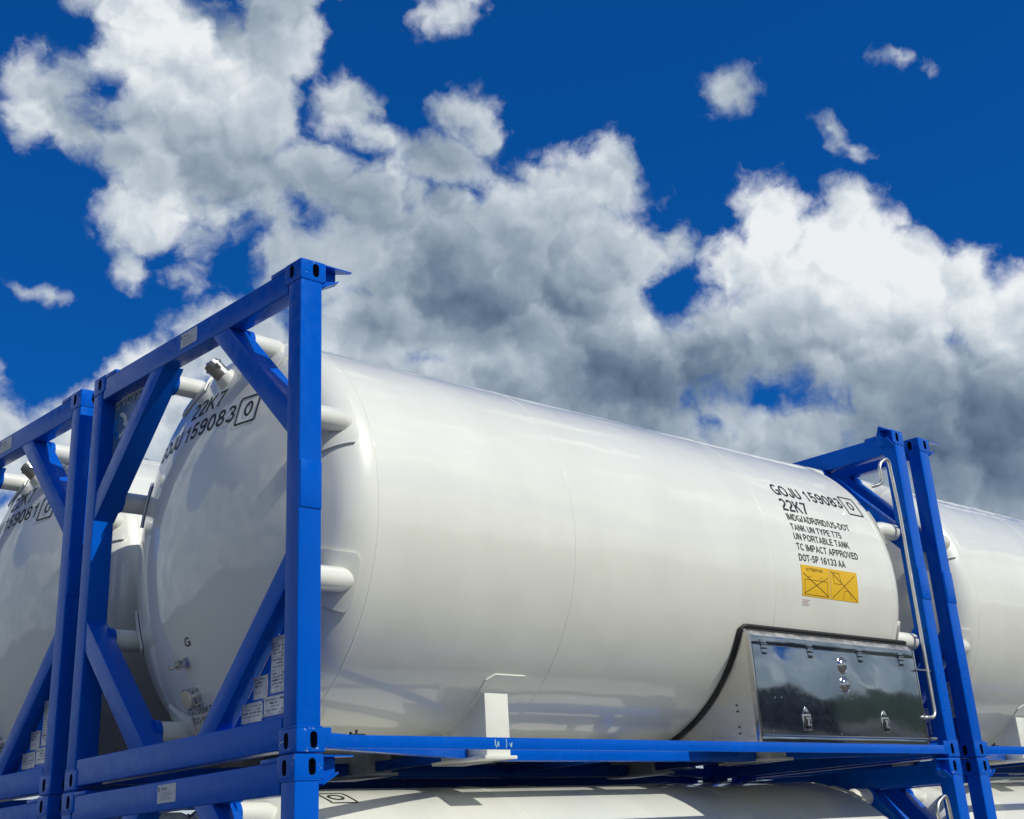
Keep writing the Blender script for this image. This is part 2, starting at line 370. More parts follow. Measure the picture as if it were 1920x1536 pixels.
# ------------------------------------------------------------------ text as flat print laid on a surface
def _arc(cx, cy, rx, ry, a0, a1, n=10):
    return [(cx + rx * cos(radians(a0 + (a1 - a0) * i / n)), cy + ry * sin(radians(a0 + (a1 - a0) * i / n))) for i in range(n + 1)]
def _glyphs():
    T, E_ = .065, .935                                    # stroke centre lines; capitals are 1 high
    g = {}
    g['I'] = (.14, [[(.07, 0), (.07, 1)]])
    g['/'] = (.30, [[(.02, -.02), (.28, 1.02)]])
    g['-'] = (.30, [[(.02, .38), (.28, .38)]])
    g['T'] = (.56, [[(0, E_), (.56, E_)], [(.28, 0), (.28, E_)]])
    g['L'] = (.50, [[(.07, 1), (.07, T), (.50, T)]])
    g['E'] = (.54, [[(.54, E_), (.07, E_), (.07, T), (.54, T)], [(.07, .52), (.50, .52)]])
    g['H'] = (.60, [[(.07, 0), (.07, 1)], [(.53, 0), (.53, 1)], [(.07, .52), (.53, .52)]])
    g['N'] = (.62, [[(.07, 0), (.07, 1)], [(.07, .97), (.55, .03)], [(.55, 0), (.55, 1)]])
    g['M'] = (.74, [[(.07, 0), (.07, 1)], [(.07, .97), (.37, .10), (.67, .97)], [(.67, 0), (.67, 1)]])
    g['V'] = (.60, [[(.04, 1), (.30, .04), (.56, 1)]])
    g['Y'] = (.60, [[(.04, 1), (.30, .42), (.56, 1)], [(.30, .44), (.30, 0)]])
    g['A'] = (.64, [[(.04, 0), (.32, .97), (.60, 0)], [(.14, .32), (.50, .32)]])
    g['K'] = (.62, [[(.07, 0), (.07, 1)], [(.57, 1), (.09, .40)], [(.25, .58), (.60, 0)]])
    g['O'] = (.70, [_arc(.35, .5, .285, .435, 0, 360, 24)])
    g['0'] = (.56, [_arc(.28, .5, .215, .435, 0, 360, 24)])
    g['C'] = (.64, [_arc(.35, .5, .285, .435, 48, 312, 20)])
    g['G'] = (.68, [_arc(.35, .5, .285, .435, 50, 335, 20) + [(.62, .46), (.38, .46)], [(.62, .46), (.62, .02)]])
    g['J'] = (.46, [[(.39, 1), (.39, .28)] + _arc(.23, .28, .16, .215, 0, -180, 10) + [(.07, .36)]])
    g['U'] = (.60, [[(.07, 1), (.07, .32)] + _arc(.30, .32, .23, .255, 180, 360, 12) + [(.53, 1)]])
    g['D'] = (.62, [[(.07, T), (.07, E_), (.28, E_)] + _arc(.28, .5, .27, .435, 90, -90, 14) + [(.07, T)]])
    g['P'] = (.58, [[(.07, 0), (.07, E_), (.32, E_)] + _arc(.32, .70, .20, .235, 90, -90, 10) + [(.07, .465)]])
    g['R'] = (.62, [[(.07, 0), (.07, E_), (.33, E_)] + _arc(.33, .71, .20, .225, 90, -90, 10) + [(.07, .485)], [(.36, .48), (.50, .40), (.54, .22), (.57, 0)]])
    g['B'] = (.60, [[(.07, T), (.07, E_), (.30, E_)] + _arc(.30, .725, .19, .21, 90, -90, 10) + [(.07, .515)], [(.30, .515)] + _arc(.32, .29, .21, .225, 90, -90, 10) + [(.07, T)]])
    g['S'] = (.60, [_arc(.30, .715, .22, .22, 25, 200, 12) + [(.20, .56), (.40, .47)] + _arc(.30, .285, .235, .22, 30, -160, 14)])
    g['1'] = (.56, [[(.32, 0), (.32, 1)], [(.32, .93), (.25, .78), (.10, .74)]])
    g['2'] = (.56, [_arc(.28, .70, .205, .235, 165, -20, 14) + [(.40, .50), (.16, .28), (.08, T), (.52, T)]])
    g['3'] = (.56, [_arc(.27, .72, .19, .215, 160, -90, 14), _arc(.27, .285, .215, .22, 90, -165, 14)])
    g['5'] = (.56, [[(.48, E_), (.13, E_), (.09, .50)] + _arc(.27, .32, .21, .255, 140, -160, 16)])
    g['6'] = (.56, [_arc(.28, .30, .21, .235, 0, 360, 18), [(.07, .32)] + _arc(.30, .55, .23, .385, 180, 40, 10)])
    g['7'] = (.56, [[(.05, E_), (.51, E_), (.36, .60), (.24, .30), (.20, 0)]])
    g['8'] = (.56, [_arc(.28, .725, .18, .205, 0, 360, 16), _arc(.28, .285, .215, .22, 0, 360, 18)])
    g['9'] = (.56, [_arc(.28, .70, .21, .235, 0, 360, 18), [(.49, .68)] + _arc(.26, .45, .23, .385, 0, -140, 10)])
    return g
GLYPH = _glyphs()
def place_text(bm, s, u0, u1, v0, v1, fn, bold=.018, mi=0):
    """grotesque capitals drawn with strokes, fitted to the rectangle and mapped with fn(u, v)"""
    wt = .140 + bold * .9; x = 0; lines = []
    for ch in s:
        if ch == ' ': x += .30; continue
        w_, st = GLYPH[ch]
        for l in st: lines.append([(x + a, b) for a, b in l])
        x += w_ + .10
    x -= .10; sx = (u1 - u0) / x; sy = (v1 - v0)
    for l in lines:
        pl = [Vector((a * sx, b * sy)) for a, b in l]; N = len(pl)
        closed = (pl[0] - pl[-1]).length < 1e-6
        hw = wt / 2 * min(sy, sx * 1.25)
        if not closed:
            pass
        prev = None
        for i, p in enumerate(pl):
            a = pl[i - 1] if i else (pl[-2] if closed else None); b = pl[i + 1] if i < N - 1 else (pl[1] if closed else None)
            d1 = (p - a).normalized() if a is not None else None; d2 = (b - p).normalized() if b is not None else None
            if d1 is None: d1 = d2
            if d2 is None: d2 = d1
            t_ = d1 + d2
            if t_.length < .3: t_ = d1
            t_.normalize(); nrm = Vector((-t_.y, t_.x)); k = min(1.9, 1 / max(.3, nrm.dot(Vector((-d1.y, d1.x)))))
            q = [bm.verts.new(fn(u0 + (p + nrm * hw * k * sg).x, v0 + (p + nrm * hw * k * sg).y)) for sg in (1, -1)]
            if prev: f = bm.faces.new((prev[0], q[0], q[1], prev[1])); f.material_index = mi
            prev = q
def grid(bm, u0, u1, v0, v1, fn, nu=8, nv=8, mi=0):
    g = [[bm.verts.new(fn(u0 + (u1 - u0) * i / nu, v0 + (v1 - v0) * j / nv)) for i in range(nu + 1)] for j in range(nv + 1)]
    for j in range(nv):
        for i in range(nu):
            f = bm.faces.new((g[j][i], g[j][i + 1], g[j + 1][i + 1], g[j + 1][i])); f.material_index = mi
def stroke(bm, pts, wd, fn, mi=0, n=6):
    """thin printed line through (u, v) points"""
    for (a, b), (c, d) in zip(pts, pts[1:]):
        l = sqrt((c - a) ** 2 + (d - b) ** 2) + 1e-9; nx, ny = -(d - b) / l * wd / 2, (c - a) / l * wd / 2
        pr = None
        for i in range(n + 1):
            t = i / n; u, v_ = a + (c - a) * t, b + (d - b) * t
            q = (bm.verts.new(fn(u + nx, v_ + ny)), bm.verts.new(fn(u - nx, v_ - ny)))
            if pr: f = bm.faces.new((pr[0], q[0], q[1], pr[1])); f.material_index = mi
            pr = q
def cyl_fn(off): return lambda u, v_: on_cyl(u, v_, off)
def dome_fn(off):                                        # u runs to the viewer's right, that is towards -y
    def f(u, v_):
        y = -u; p = Vector((dome_x(y, v_), y, v_)); return p + dome_n(y, v_) * off
    return f
def xplane_fn(x): return lambda u, v_: Vector((x, -u, v_))

# ------------------------------------------------------------------ pieces
CW, CD, CH = .155, .170, .118                            # casting across, along, high
_CAST = []
def casting_master():
    """one drilled corner block at the origin, reused mirrored"""
    def solid(build, mt):
        bm = BM(); build(bm); me = bpy.data.meshes.new('block'); bm.to_mesh(me); bm.free()
        for x in mt: me.materials.append(x)
        o = bpy.data.objects.new('block', me); COL.objects.link(o); return o
    a = solid(lambda bm: box(bm, (0, 0, 0), (CD, CW, CH), .011, 0, 3), [BLUEC, HOLLOW])
    def stad(cx, cy, hw, hh, n=8):
        pts = []
        for k in range(2 * n + 2):
            t = pi * k / n if k <= n else pi * (k - 1) / n
            pts.append((cx + hw * cos(t), cy + (hh - hw) * (1 if k <= n else -1) + hw * sin(t)))
        return pts
    def cutters(bm):
        prism(bm, stad(.100, CH / 2, .021, .040), 1, -.02, .040, 0, 1)
    def cutters2(bm):
        prism(bm, stad(.088, CH / 2, .019, .038), 0, -.02, .036, 0, 1)
    for cf in (cutters, cutters2):
        c = solid(cf, [BLUEC, HOLLOW])
        md = a.modifiers.new('cut', 'BOOLEAN'); md.object = c; md.operation = 'DIFFERENCE'; md.solver = 'EXACT'
        dg = bpy.context.evaluated_depsgraph_get(); dg.update()
        me = bpy.data.meshes.new_from_object(a.evaluated_get(dg)); a.modifiers.clear(); a.data = me
        bpy.data.objects.remove(c)
    vs_ = [v_.co.copy() for v_ in a.data.vertices]; fs = [(list(p.vertices), p.material_index) for p in a.data.polygons]
    bpy.data.objects.remove(a); _CAST.append((vs_, fs))
def casting(parent, x, y, z, sx, sy, sz):
    """x,y,z: outer corner; s*: direction inward"""
    if not _CAST: casting_master()
    vs_, fs = _CAST[0]; bm = BM()
    V_ = [bm.verts.new((x + sx * v_.x, y + sy * v_.y, z + sz * v_.z)) for v_ in vs_]
    for f, mi in fs:
        nf = bm.faces.new([V_[i] for i in f]); nf.material_index = mi
    return finish('corner_casting', bm, [BLUEC, HOLLOW], parent, 32)

def mirror_x(p): return (LEN - p[0], p[1], p[2])

def frame_end(parent, far):
    """portal frame: posts, beams, four corner braces, sockets; far=True builds it mirrored at the other end"""
    X = (lambda a: LEN - a) if far else (lambda a: a)
    def span(a, b): return (min(X(a), X(b)), max(X(a), X(b)))
    for sy in (0, 1):
        y0, s = (0, 1) if sy == 0 else (WID, -1)
        for sz in (0, 1):
            casting(parent, X(0), y0, 0 if sz == 0 else HGT, -1 if far else 1, s, 1 if sz == 0 else -1)
        bm = BM(); xs = span(.004, .146); ys = sorted((y0 + s * .004, y0 + s * .125))
        box(bm, (xs[0], ys[0], CH - .002), (xs[1], ys[1], HGT - CH + .002), .012, seg=3)
        post = finish('corner_post', bm, BLUE, parent)
        for zz in (CH, HGT - CH):
            bm = BM(); q = [(xs[0] - .001, ys[0] - .001, zz), (xs[1] + .001, ys[0] - .001, zz), (xs[1] + .001, ys[1] + .001, zz), (xs[0] - .001, ys[1] + .001, zz), (xs[0] - .001, ys[0] - .001, zz)]
            tube(bm, q, .0045, 6); finish('weld_bead', bm, BLUE, post, 60)
        bm = BM(); xs = span(.010, .142); yy = sorted((y0 + s * -.002, y0 + s * .010))
        box(bm, (xs[0], yy[0], 1.19), (xs[1], yy[1], 1.44), .0035)
        finish('post_collar', bm, BLUE, post)
    xs = span(.006, .118)
    bm = BM(); box(bm, (xs[0], CW - .02, 2.415), (xs[1], WID - CW + .02, 2.566), .010, seg=3); tb = finish('top_beam', bm, BLUE, parent)
    for y0 in (0, 1):
        bm = BM(); ya, yb = (.14, .30) if y0 == 0 else (WID - .30, WID - .14)
        box(bm, (span(.002, .122)[0], ya, 2.561), (span(.002, .122)[1], yb, 2.585), .003); finish('haunch_plate', bm, BLUE, tb)
    bm = BM(); box(bm, (xs[0], CW - .02, .022), (xs[1], WID - CW + .02, .172), .010, seg=3); finish('bottom_beam', bm, BLUE, parent)
    o_, i_ = .925, 1.105
    for cy in (0, 1):
        for cz in (0, 1):
            zb = .165 if cz == 0 else HGT - 2.420
            pts = [(.118, o_ - .118), (.118, i_ - .118), (i_ - zb, zb), (o_ - zb, zb)]
            pts = [((p[0] if cy == 0 else WID - p[0]), (p[1] if cz == 0 else HGT - p[1])) for p in pts]
            bm = BM(); a, b = span(.009, .150); prism(bm, pts, 0, a, b, .008)
            br = finish('corner_brace', bm, BLUE, parent)
    # round stubs joining frame and tank shell, eight per end
    for k in range(8):
        th = radians(22.5 + 45 * k); ry, rz = cos(th), sin(th)
        r = 1.140; y, z = YC - r * ry, ZC + r * rz
        if abs(ry) > abs(rz): y = YC - math.copysign(1.070, ry); 
        bm = BM()
        nx = Vector((0, -ry, rz))
        xe = XT - sqrt(max(0, KN ** 2 - (min(1.19, sqrt((y - YC) ** 2 + (z - ZC) ** 2)) - (RT - KN)) ** 2)) + .04
        tube(bm, [(X(.145), y, z), (X(.19), y, z), (X(xe - .07), y, z), (X(xe - .015), YC + (y - YC) * .985, ZC + (z - ZC) * .985)], [.066, .066, .066, .056], 28)
        st = finish('support_stub', bm, WHITE, parent, 50)
        bm = BM(); tube(bm, [(X(.136), y, z), (X(.168), y, z)], .073, 28); finish('socket_ring', bm, BLUE, st, 50)
        # rounded doubler pad hugging the shell, wrapped from the cylinder over the knuckle
        bm = BM(); da = radians(7.6 if abs(ry) > abs(rz) else 8.0)
        prof = [(xx, rr) for xx, rr in PROF if xx <= .462 and rr > 1.0]
        n = len(prof) - 1
        def pad(u, v_, off):
            i = min(int(u * n), n - 1); f = u * n - i
            xx = prof[i][0] + (prof[i + 1][0] - prof[i][0]) * f; rr = prof[i][1] + (prof[i + 1][1] - prof[i][1]) * f
            tx, tr = prof[i + 1][0] - prof[i][0], prof[i + 1][1] - prof[i][1]; l = sqrt(tx * tx + tr * tr)
            xx -= off * tr / l if False else 0
            nxn, nrn = -tr / l, tx / l
            xx += nxn * off; rr += nrn * off
            a = th + v_ * da
            return Vector((X(xx), YC - rr * cos(a), ZC + rr * sin(a)))
        nu, nv = 14, 10; G = []
        for j in range(nv + 1):
            row = []
            for i in range(nu + 1):
                u, v_ = i / nu, -1 + 2 * j / nv
                # round the two corners on the cylinder side
                edge = abs(v_); lim = 1.0 - (.14 * max(0, (edge - .72) / .28) ** 2.2)
                row.append(bm.verts.new(pad(u * lim, v_, .016)))
            G.append(row)
        top = list(bm.verts)
        for j in range(nv):
            for i in range(nu): bm.faces.new((G[j][i], G[j][i + 1], G[j + 1][i + 1], G[j + 1][i]))
        ed = [e for e in bm.edges if e.is_boundary]
        r_ = bmesh.ops.extrude_edge_only(bm, edges=ed)
        for v_ in [g for g in r_['geom'] if isinstance(g, bmesh.types.BMVert)]:
            d = Vector((0, v_.co.y - YC, v_.co.z - ZC)); v_.co -= d.normalized() * .020; v_.co.x += (.004 if not far else -.010) * (1 if abs(v_.co.x - X(XT)) > .1 else 0)
        finish('doubler_pad', bm, WHITE, st, 40)
    # short channel stubs where the side rail is cut away above
    for y0, s in ((0, 1), (WID, -1)):
        bm = BM()
        a, b = X(CD - .005), X(.345)
        def pl(pts3, th_):
            b2 = BM(); v0 = [b2.verts.new(p) for p in pts3]; v1 = [b2.verts.new((p[0], p[1], p[2] - th_)) for p in pts3]
            b2.faces.new(v0); b2.faces.new(v1[::-1])
            for i in range(len(v0)): j = (i + 1) % len(v0); b2.faces.new((v0[i], v1[i], v1[j], v0[j]))
            merge(bm, b2)
        zt = HGT - .006
        pl([(a, y0 + s * .002, zt), (X(.345), y0 + s * .002, zt), (X(.345), y0 + s * .02, zt), (a, y0 + s * .150, zt)], .008)
        b2 = BM()
        w_ = [(a, y0 + s * .075, zt - .006), (X(.27), y0 + s * .055, zt - .006), (X(.27), y0 + s * .055, 2.50), (a, y0 + s * .075, 2.455)]
        v0 = [b2.verts.new(p) for p in w_]; v1 = [b2.verts.new((p[0], p[1] + s * .008, p[2])) for p in w_]
        b2.faces.new(v0); b2.faces.new(v1[::-1])
        for i in range(4): j = (i + 1) % 4; b2.faces.new((v0[i], v1[i], v1[j], v0[j]))
        merge(bm, b2)
        pl([(a, y0 + s * .002, 2.456), (X(.255), y0 + s * .002, 2.508), (X(.27), y0 + s * .065, 2.508), (a, y0 + s * .090, 2.456)], .008)
        finish('top_rail_stub', bm, BLUE, parent)

def saddle(parent, x, s, far):
    """support leg below the tank: s=1 near side"""
    Y = (lambda a: a) if s == 1 else (lambda a: WID - a)
    X = (lambda a: LEN - a) if far else (lambda a: a)
    bm = BM()
    # leg: box with its inner face following the cylinder
    pts = [(Y(.445), .03), (Y(.445), .395)]
    for i in range(6):
        yy = .46 + .40 * i / 5; pts.append((Y(yy), ZC - sqrt(max(0, (RT + .004) ** 2 - (yy - YC) ** 2))))
    pts.append((Y(.86), .03))
    a, b = sorted((X(1.605), X(1.79)))
    prism(bm, pts, 0, a, b, .006)
    leg = finish('saddle_leg', bm, WHITE, parent)
    bm = BM(); a, b = sorted((X(1.565), X(1.815))); ya, yb = sorted((Y(.415), Y(.90)))
    box(bm, (a, ya, .012), (b, yb, .032), .004); finish('base_plate', bm, WHITE, leg)
    bm = BM()
    u0, u1, v0, v1, rc = 1.565, 1.90, -1.50, -.922, .05
    outl = []
    for cx, cy, a0 in ((u1 - rc, v1 - rc, 0), (u0 + rc, v1 - rc, 90), (u0 + rc, v0 + rc, 180), (u1 - rc, v0 + rc, 270)):
        for k in range(6):
            t = radians(a0 + 18 * k); outl.append((cx + rc * cos(t), cy + rc * sin(t)))
    def P(u, v_, off):
        p = on_cyl(u, v_, off); return Vector((X(p.x), Y(p.y), p.z))
    rows = 14; L_ = []
    for j in range(rows + 1):
        v_ = v0 + (v1 - v0) * j / rows
        d = max(0, rc - min(v_ - v0, v1 - v_)); ins = rc - sqrt(max(0, rc * rc - d * d))
        L_.append([(u0 + ins, v_), (u1 - ins, v_)])
    vt = [[bm.verts.new(P(u, v_, .008)) for u, v_ in r] for r in L_]; vb = [[bm.verts.new(P(u, v_, -.004)) for u, v_ in r] for r in L_]
    for j in range(rows):
        bm.faces.new((vt[j][0], vt[j][1], vt[j + 1][1], vt[j + 1][0]))
        bm.faces.new((vt[j][0], vt[j + 1][0], vb[j + 1][0], vb[j][0])); bm.faces.new((vt[j][1], vb[j][1], vb[j + 1][1], vt[j + 1][1]))
    bm.faces.new((vt[0][0], vb[0][0], vb[0][1], vt[0][1])); bm.faces.new((vt[-1][0], vt[-1][1], vb[-1][1], vb[-1][0]))
    finish('saddle_pad', bm, WHITE, leg, 40)

def cabinet(parent):
    x0, x1 = 3.668, 5.700; yf, zt, zb = .046, .778, .088
    bm = BM()
    # end wall in the plane x0, between shell and front
    pts = [(yf, zb), (yf, zt), (.118, .845)]
    for i in range(1, 13):
        t = radians(-23.3 - 45 * i / 12); pts.append((YC - (RT - .004) * cos(t), ZC + (RT - .004) * sin(t)))
    pts.append((.78, zb))
    prism(bm, pts, 0, x0, x0 + .006, 0)
    cab = finish('valve_cabinet', bm, SATIN, parent, 30)
    bm = BM(); prism(bm, pts, 0, x1 - .006, x1, 0); finish('end_wall', bm, SATIN, cab, 30)
    bm = BM()
    prism(bm, [(yf + .0, zt - .004), (yf + .0, zt + .002), (.120, .850), (.128, .842)], 0, x0 + .007, x1 - .007, 0); finish('sloping_top', bm, SATIN, cab, 30)
    bm = BM(); box(bm, (x0 + .004, yf - .002, .722), (x1 - .004, yf + .006, zt + .001), .0015); finish('top_strip', bm, MIRROR, cab)
    bm = BM(); box(bm, (x0 + .004, yf - .002, zb), (x1 - .004, yf + .006, .128), .0015); finish('bottom_strip', bm, MIRROR, cab)
    bm = BM(); box(bm, (x0 + .012, yf - .006, .134), (x1 - .012, yf + .004, .718), .003)
    door = finish('cabinet_door', bm, MIRROR, cab)
    bm = BM(); tube(bm, [(x0 + .01, yf - .008, .131), (x1 + .06, yf - .008, .131)], .0055, 10)
    tube(bm, [(x1 + .02, yf - .008, .131), (x1 + .10, yf - .008, .131)], .019, 14); finish('stay_rod', bm, CHROME, cab)
    bm = BM(); box(bm, (x0 - .012, yf - .006, zb), (x0 + .006, yf + .03, zt + .004), .003); finish('edge_trim', bm, CHROME, cab)
    bm = BM(); box(bm, (x1 - .004, yf - .006, zb), (x1 + .012, yf + .03, zt + .004), .003); finish('edge_trim', bm, CHROME, cab)
    for hx in (3.80, 4.33, 4.95, 5.50):
        bm = BM(); box(bm, (hx - .030, yf - .013, .690), (hx + .030, yf - .005, .716), .002); box(bm, (hx - .030, yf - .012, .724), (hx + .030, yf - .001, .752), .002)
        tube(bm, [(hx - .032, yf - .012, .720), (hx + .032, yf - .012, .720)], .006, 8)
        box(bm, (hx - .026, yf - .011, .655), (hx + .026, yf - .0055, .692), .002)
        finish('hinge', bm, MIRROR, door)
    for zz in (.622, .486):
        bm = BM(); n = 24
        rings = []
        for r, dy in ((.062, -.0065), (.056, -.011), (.050, -.008), (.046, -.016), (.036, -.024), (.022, -.029), (.008, -.031)):
            rings.append([bm.verts.new((4.705 + r * cos(2 * pi * k / n), yf + dy, zz + r * sin(2 * pi * k / n))) for k in range(n)])
        for a, b in zip(rings, rings[1:]):
            for k in range(n): bm.faces.new((a[k], a[(k + 1) % n], b[(k + 1) % n], b[k]))
        bm.faces.new(rings[-1])
        finish('vent', bm, CHROME, door, 60)
    for lx in (4.185, 5.152):
        bm = BM(); box(bm, (lx - .048, yf - .011, .165), (lx + .048, yf - .005, .275), .003); 
        prism(bm, [(lx - .04, .278), (lx + .04, .278), (lx, .325)], 1, yf - .011, yf - .005, .002)
        lt = finish('latch', bm, CHROME, door)
        bm = BM(); box(bm, (lx - .034, yf - .014, .180), (lx + .034, yf - .0105, .262), .002, 0); finish('latch_recess', bm, RUBBER, lt)
        bm = BM(); tube(bm, [(lx - .022, yf - .022, .20), (lx + .022, yf - .022, .20)], .008, 8); tube(bm, [(lx, yf - .02, .20), (lx, yf - .02, .245)], .009, 8); box(bm, (lx - .02, yf - .02, .235), (lx + .02, yf - .012, .252), .002)
        finish('latch_handle', bm, CHROME, lt)
    bm = BM()
    for px, pz in ((3.86, .375), (3.93, .378), (4.68, .398), (4.76, .39), (4.64, .66), (4.77, .66), (4.64, .445), (4.77, .445), (4.58, .15), (5.37, .15), (5.52, .152), (3.80, .16)):
        tube(bm, [(px, yf - .0055, pz), (px, yf - .0105, pz)], [.008, .006], 8)
    finish('rivets', bm, CHROME, door, kind='stuff')
    # black rubber seal running round the hood on the shell
    bm = BM()
    pts = [on_cyl(x0 - .014, -1.50 + (1.50 - .50) * i / 16, .010) for i in range(17)] + [on_cyl(x0 + .03, -.470, .012)] + [on_cyl(x0 + .06 + (x1 - x0 - .06) * i / 8, -.468, .012) for i in range(9)]
    tube(bm, pts, .0145, 10); finish('rubber_seal', bm, RUBBER, cab, 60)
    bm = BM(); tube(bm, [(x0 + .03, .092, .828), (x1, .092, .828)], .006, 8); finish('rubber_seal', bm, RUBBER, cab, 60)
    bm = BM()
    for zz in (.16, .20, .30, .34): tube(bm, [(x0 - .001, .22, zz), (x0 - .007, .22, zz)], .006, 8)
    finish('rivets', bm, RUBBER, cab, kind='stuff')

def side_marks(parent, number):
    f = cyl_fn(.0025)
    def line(s_, u0, u1, v0, v1, bold, name='lettering_line'):
        bm = BM(); place_text(bm, s_, u0, u1, v0, v1, f, bold); finish(name, bm, BLACK, parent, None)
    line('GOJU ' + number, 4.335, 5.235, .575, .682, .02, 'serial_marking')
    line('22K7', 4.335, 4.665, .430, .537, .025, 'size_marking')
    bm = BM(); place_text(bm, '0', 5.325, 5.40, .578, .668, f, .02)
    b = [(5.268, .528), (5.268, .712), (5.458, .712), (5.458, .528), (5.268, .528)]; stroke(bm, b, .013, f)
    finish('check_digit', bm, BLACK, parent, None, kind='stuff')
    for s, x, a, b_ in (('IMDG/ADR/RID/US-DOT', 5.135, .348, .403), ('TANK UN TYPE T75', 4.975, .267, .317), ('UN PORTABLE TANK', 5.035, .192, .243), ('TC IMPACT APPROVED', 5.115, .113, .164), ('DOT-SP 16133 AA', 4.915, .032, .083)):
        line(s, 4.335, x, a, b_, .015)
    bm = BM(); g = cyl_fn(.002)
    grid(bm, 4.338, 4.686, -.218, .004, g, 6, 10); grid(bm, 4.692, 5.045, -.218, .004, g, 6, 10)
    st = finish('caution_sticker', bm, YELLOW, parent, None)
    bm = BM(); h = cyl_fn(.0035)
    place_text(bm, 'ATTENTION', 4.40, 4.60, -.036, -.014, h, .0)
    stroke(bm, [(4.355, -.055), (4.665, -.205)], .005, h); stroke(bm, [(4.36, -.200), (4.66, -.068)], .005, h)
    stroke(bm, [(4.37, -.098), (4.65, -.098), (4.65, -.205), (4.37, -.205), (4.37, -.098)], .003, h)
    stroke(bm, [(4.40, -.085), (4.46, -.070)], .0025, h); stroke(bm, [(4.55, -.085), (4.60, -.070)], .0025, h)
    stroke(bm, [(4.705, -.012), (5.03, -.210)], .005, h); stroke(bm, [(4.71, -.205), (5.01, -.022)], .005, h)
    stroke(bm, [(4.73, -.020), (4.81, -.020), (4.83, -.100), (4.74, -.100), (4.73, -.020)], .003, h)
    stroke(bm, [(4.85, -.210), (4.86, -.150), (4.90, -.140), (4.94, -.155), (4.95, -.205)], .003, h)
    finish('sticker_print', bm, BROWNINK, st, None, kind='stuff')
    bm = BM(); h2 = cyl_fn(.0022)
    for k in range(5): stroke(bm, [(4.338, -.243 - .010 * k), (4.338 + (.095 - .012 * (k % 3)), -.243 - .010 * k)], .004, h2)
    finish('small_red_print', bm, PINK, parent, None, kind='stuff')

def head_number(parent, number):
    f = dome_fn(.003)
    bm = BM(); place_text(bm, 'GOJU ' + number, -1.975, -.925, 1.925, 2.032, f, .022); finish('serial_marking', bm, BLACK, parent, None)
    bm = BM(); place_text(bm, '0', -.845, -.775, 1.925, 2.020, f, .022)
    stroke(bm, [(-.900, 1.885), (-.900, 2.055), (-.735, 2.055), (-.735, 1.885), (-.900, 1.885)], .013, f); finish('check_digit', bm, BLACK, parent, None, kind='stuff')
    bm = BM(); place_text(bm, '22K7', -1.500, -1.105, 2.080, 2.187, f, .025); finish('size_marking', bm, BLACK, parent, None)
def head_marks(parent, number):
    head_number(parent, number); f = dome_fn(.003)
    bm = BM(); place_text(bm, 'G', -1.342, -1.275, .690, .738, f, .03); finish('lettering_line', bm, BLACK, parent, None)
    bm = BM(); place_text(bm, 'VACUUM PORT', -1.515, -1.09, .335, .366, f, .0); finish('lettering_line', bm, BLACK, parent, None)
    bm = BM(); place_text(bm, 'DO NOT OPEN', -1.465, -1.08, .288, .318, f, .0); finish('lettering_line', bm, BLACK, parent, None)

def head_fittings(parent):
    # gauge connection
    p = Vector((dome_x(1.36, .607), 1.36, .607)); n = dome_n(1.36, .607)
    bm = BM(); tube(bm, [p - n * .01, p + n * .012, p + n * .012, p + n * .05, p + n * .05, p + n * .065], [.036, .036, .026, .026, .030, .030], 6)
    tube(bm, [p + n * .06, p + n * .085, p + n * .086, p + n * .115], [.011, .011, .017, .015], 12); finish('gauge_connection', bm, CHROME, parent, 30)
    # vacuum port with pale cap
    p = Vector((dome_x(1.355, .425), 1.355, .425)); n = dome_n(1.355, .425)
    bm = BM(); tube(bm, [p - n * .02, p + n * .035, p + n * .035, p + n * .045, p + n * .045, p + n * .06], [.056, .056, .048, .048, .060, .060], 24)
    vp = finish('vacuum_port', bm, CHROME, parent, 40)
    bm = BM(); tube(bm, [p + n * .06, p + n * .068, p + n * .070], [.054, .050, .03], 24); finish('port_cap', bm, BRASS, vp, 40)
    bm = BM(); u, v_ = frame_of(n)
    for k in range(4):
        a = pi / 4 + k * pi / 2; q = p + (u * cos(a) + v_ * sin(a)) * .058
        tube(bm, [q, q + n * .05], .007, 8)
    finish('clamp_bolts', bm, CHROME, vp, 40, kind='stuff')
    # relief valve high on the head
    y, z = 1.20, 2.285; p = Vector((dome_x(y, z), y, z)); n = Vector((-.66, .30, .70)).normalized()
    bm = BM(); tube(bm, [p - n * .08, p + n * .02, p + n * .02], [.078, .066, .05], 28); rv = finish('relief_valve', bm, WHITE, parent, 40)
    bm = BM(); tube(bm, [p + n * .025, p + n * .10, p + n * .105, p + n * .118, p + n * .12, p + n * .140, p + n * .147], [.052, .052, .058, .058, .050, .048, .03], 28); finish('valve_cap', bm, GREYSTEEL, rv, 40)
    u, v_ = frame_of(n); q = p + u * -.055 + n * .09
    bm = BM(); tube(bm, [q, q - u * .035], .010, 8); tube(bm, [q - u * .03 + n * .01, q - u * .03 - n * .03], .014, 8); tube(bm, fillet([p + n * .15 + u * .02, p + n * .165 + u * .065, p + n * .02 + u * .085], .03), .007, 8)
    finish('valve_lever', bm, CHROME, rv, 40)

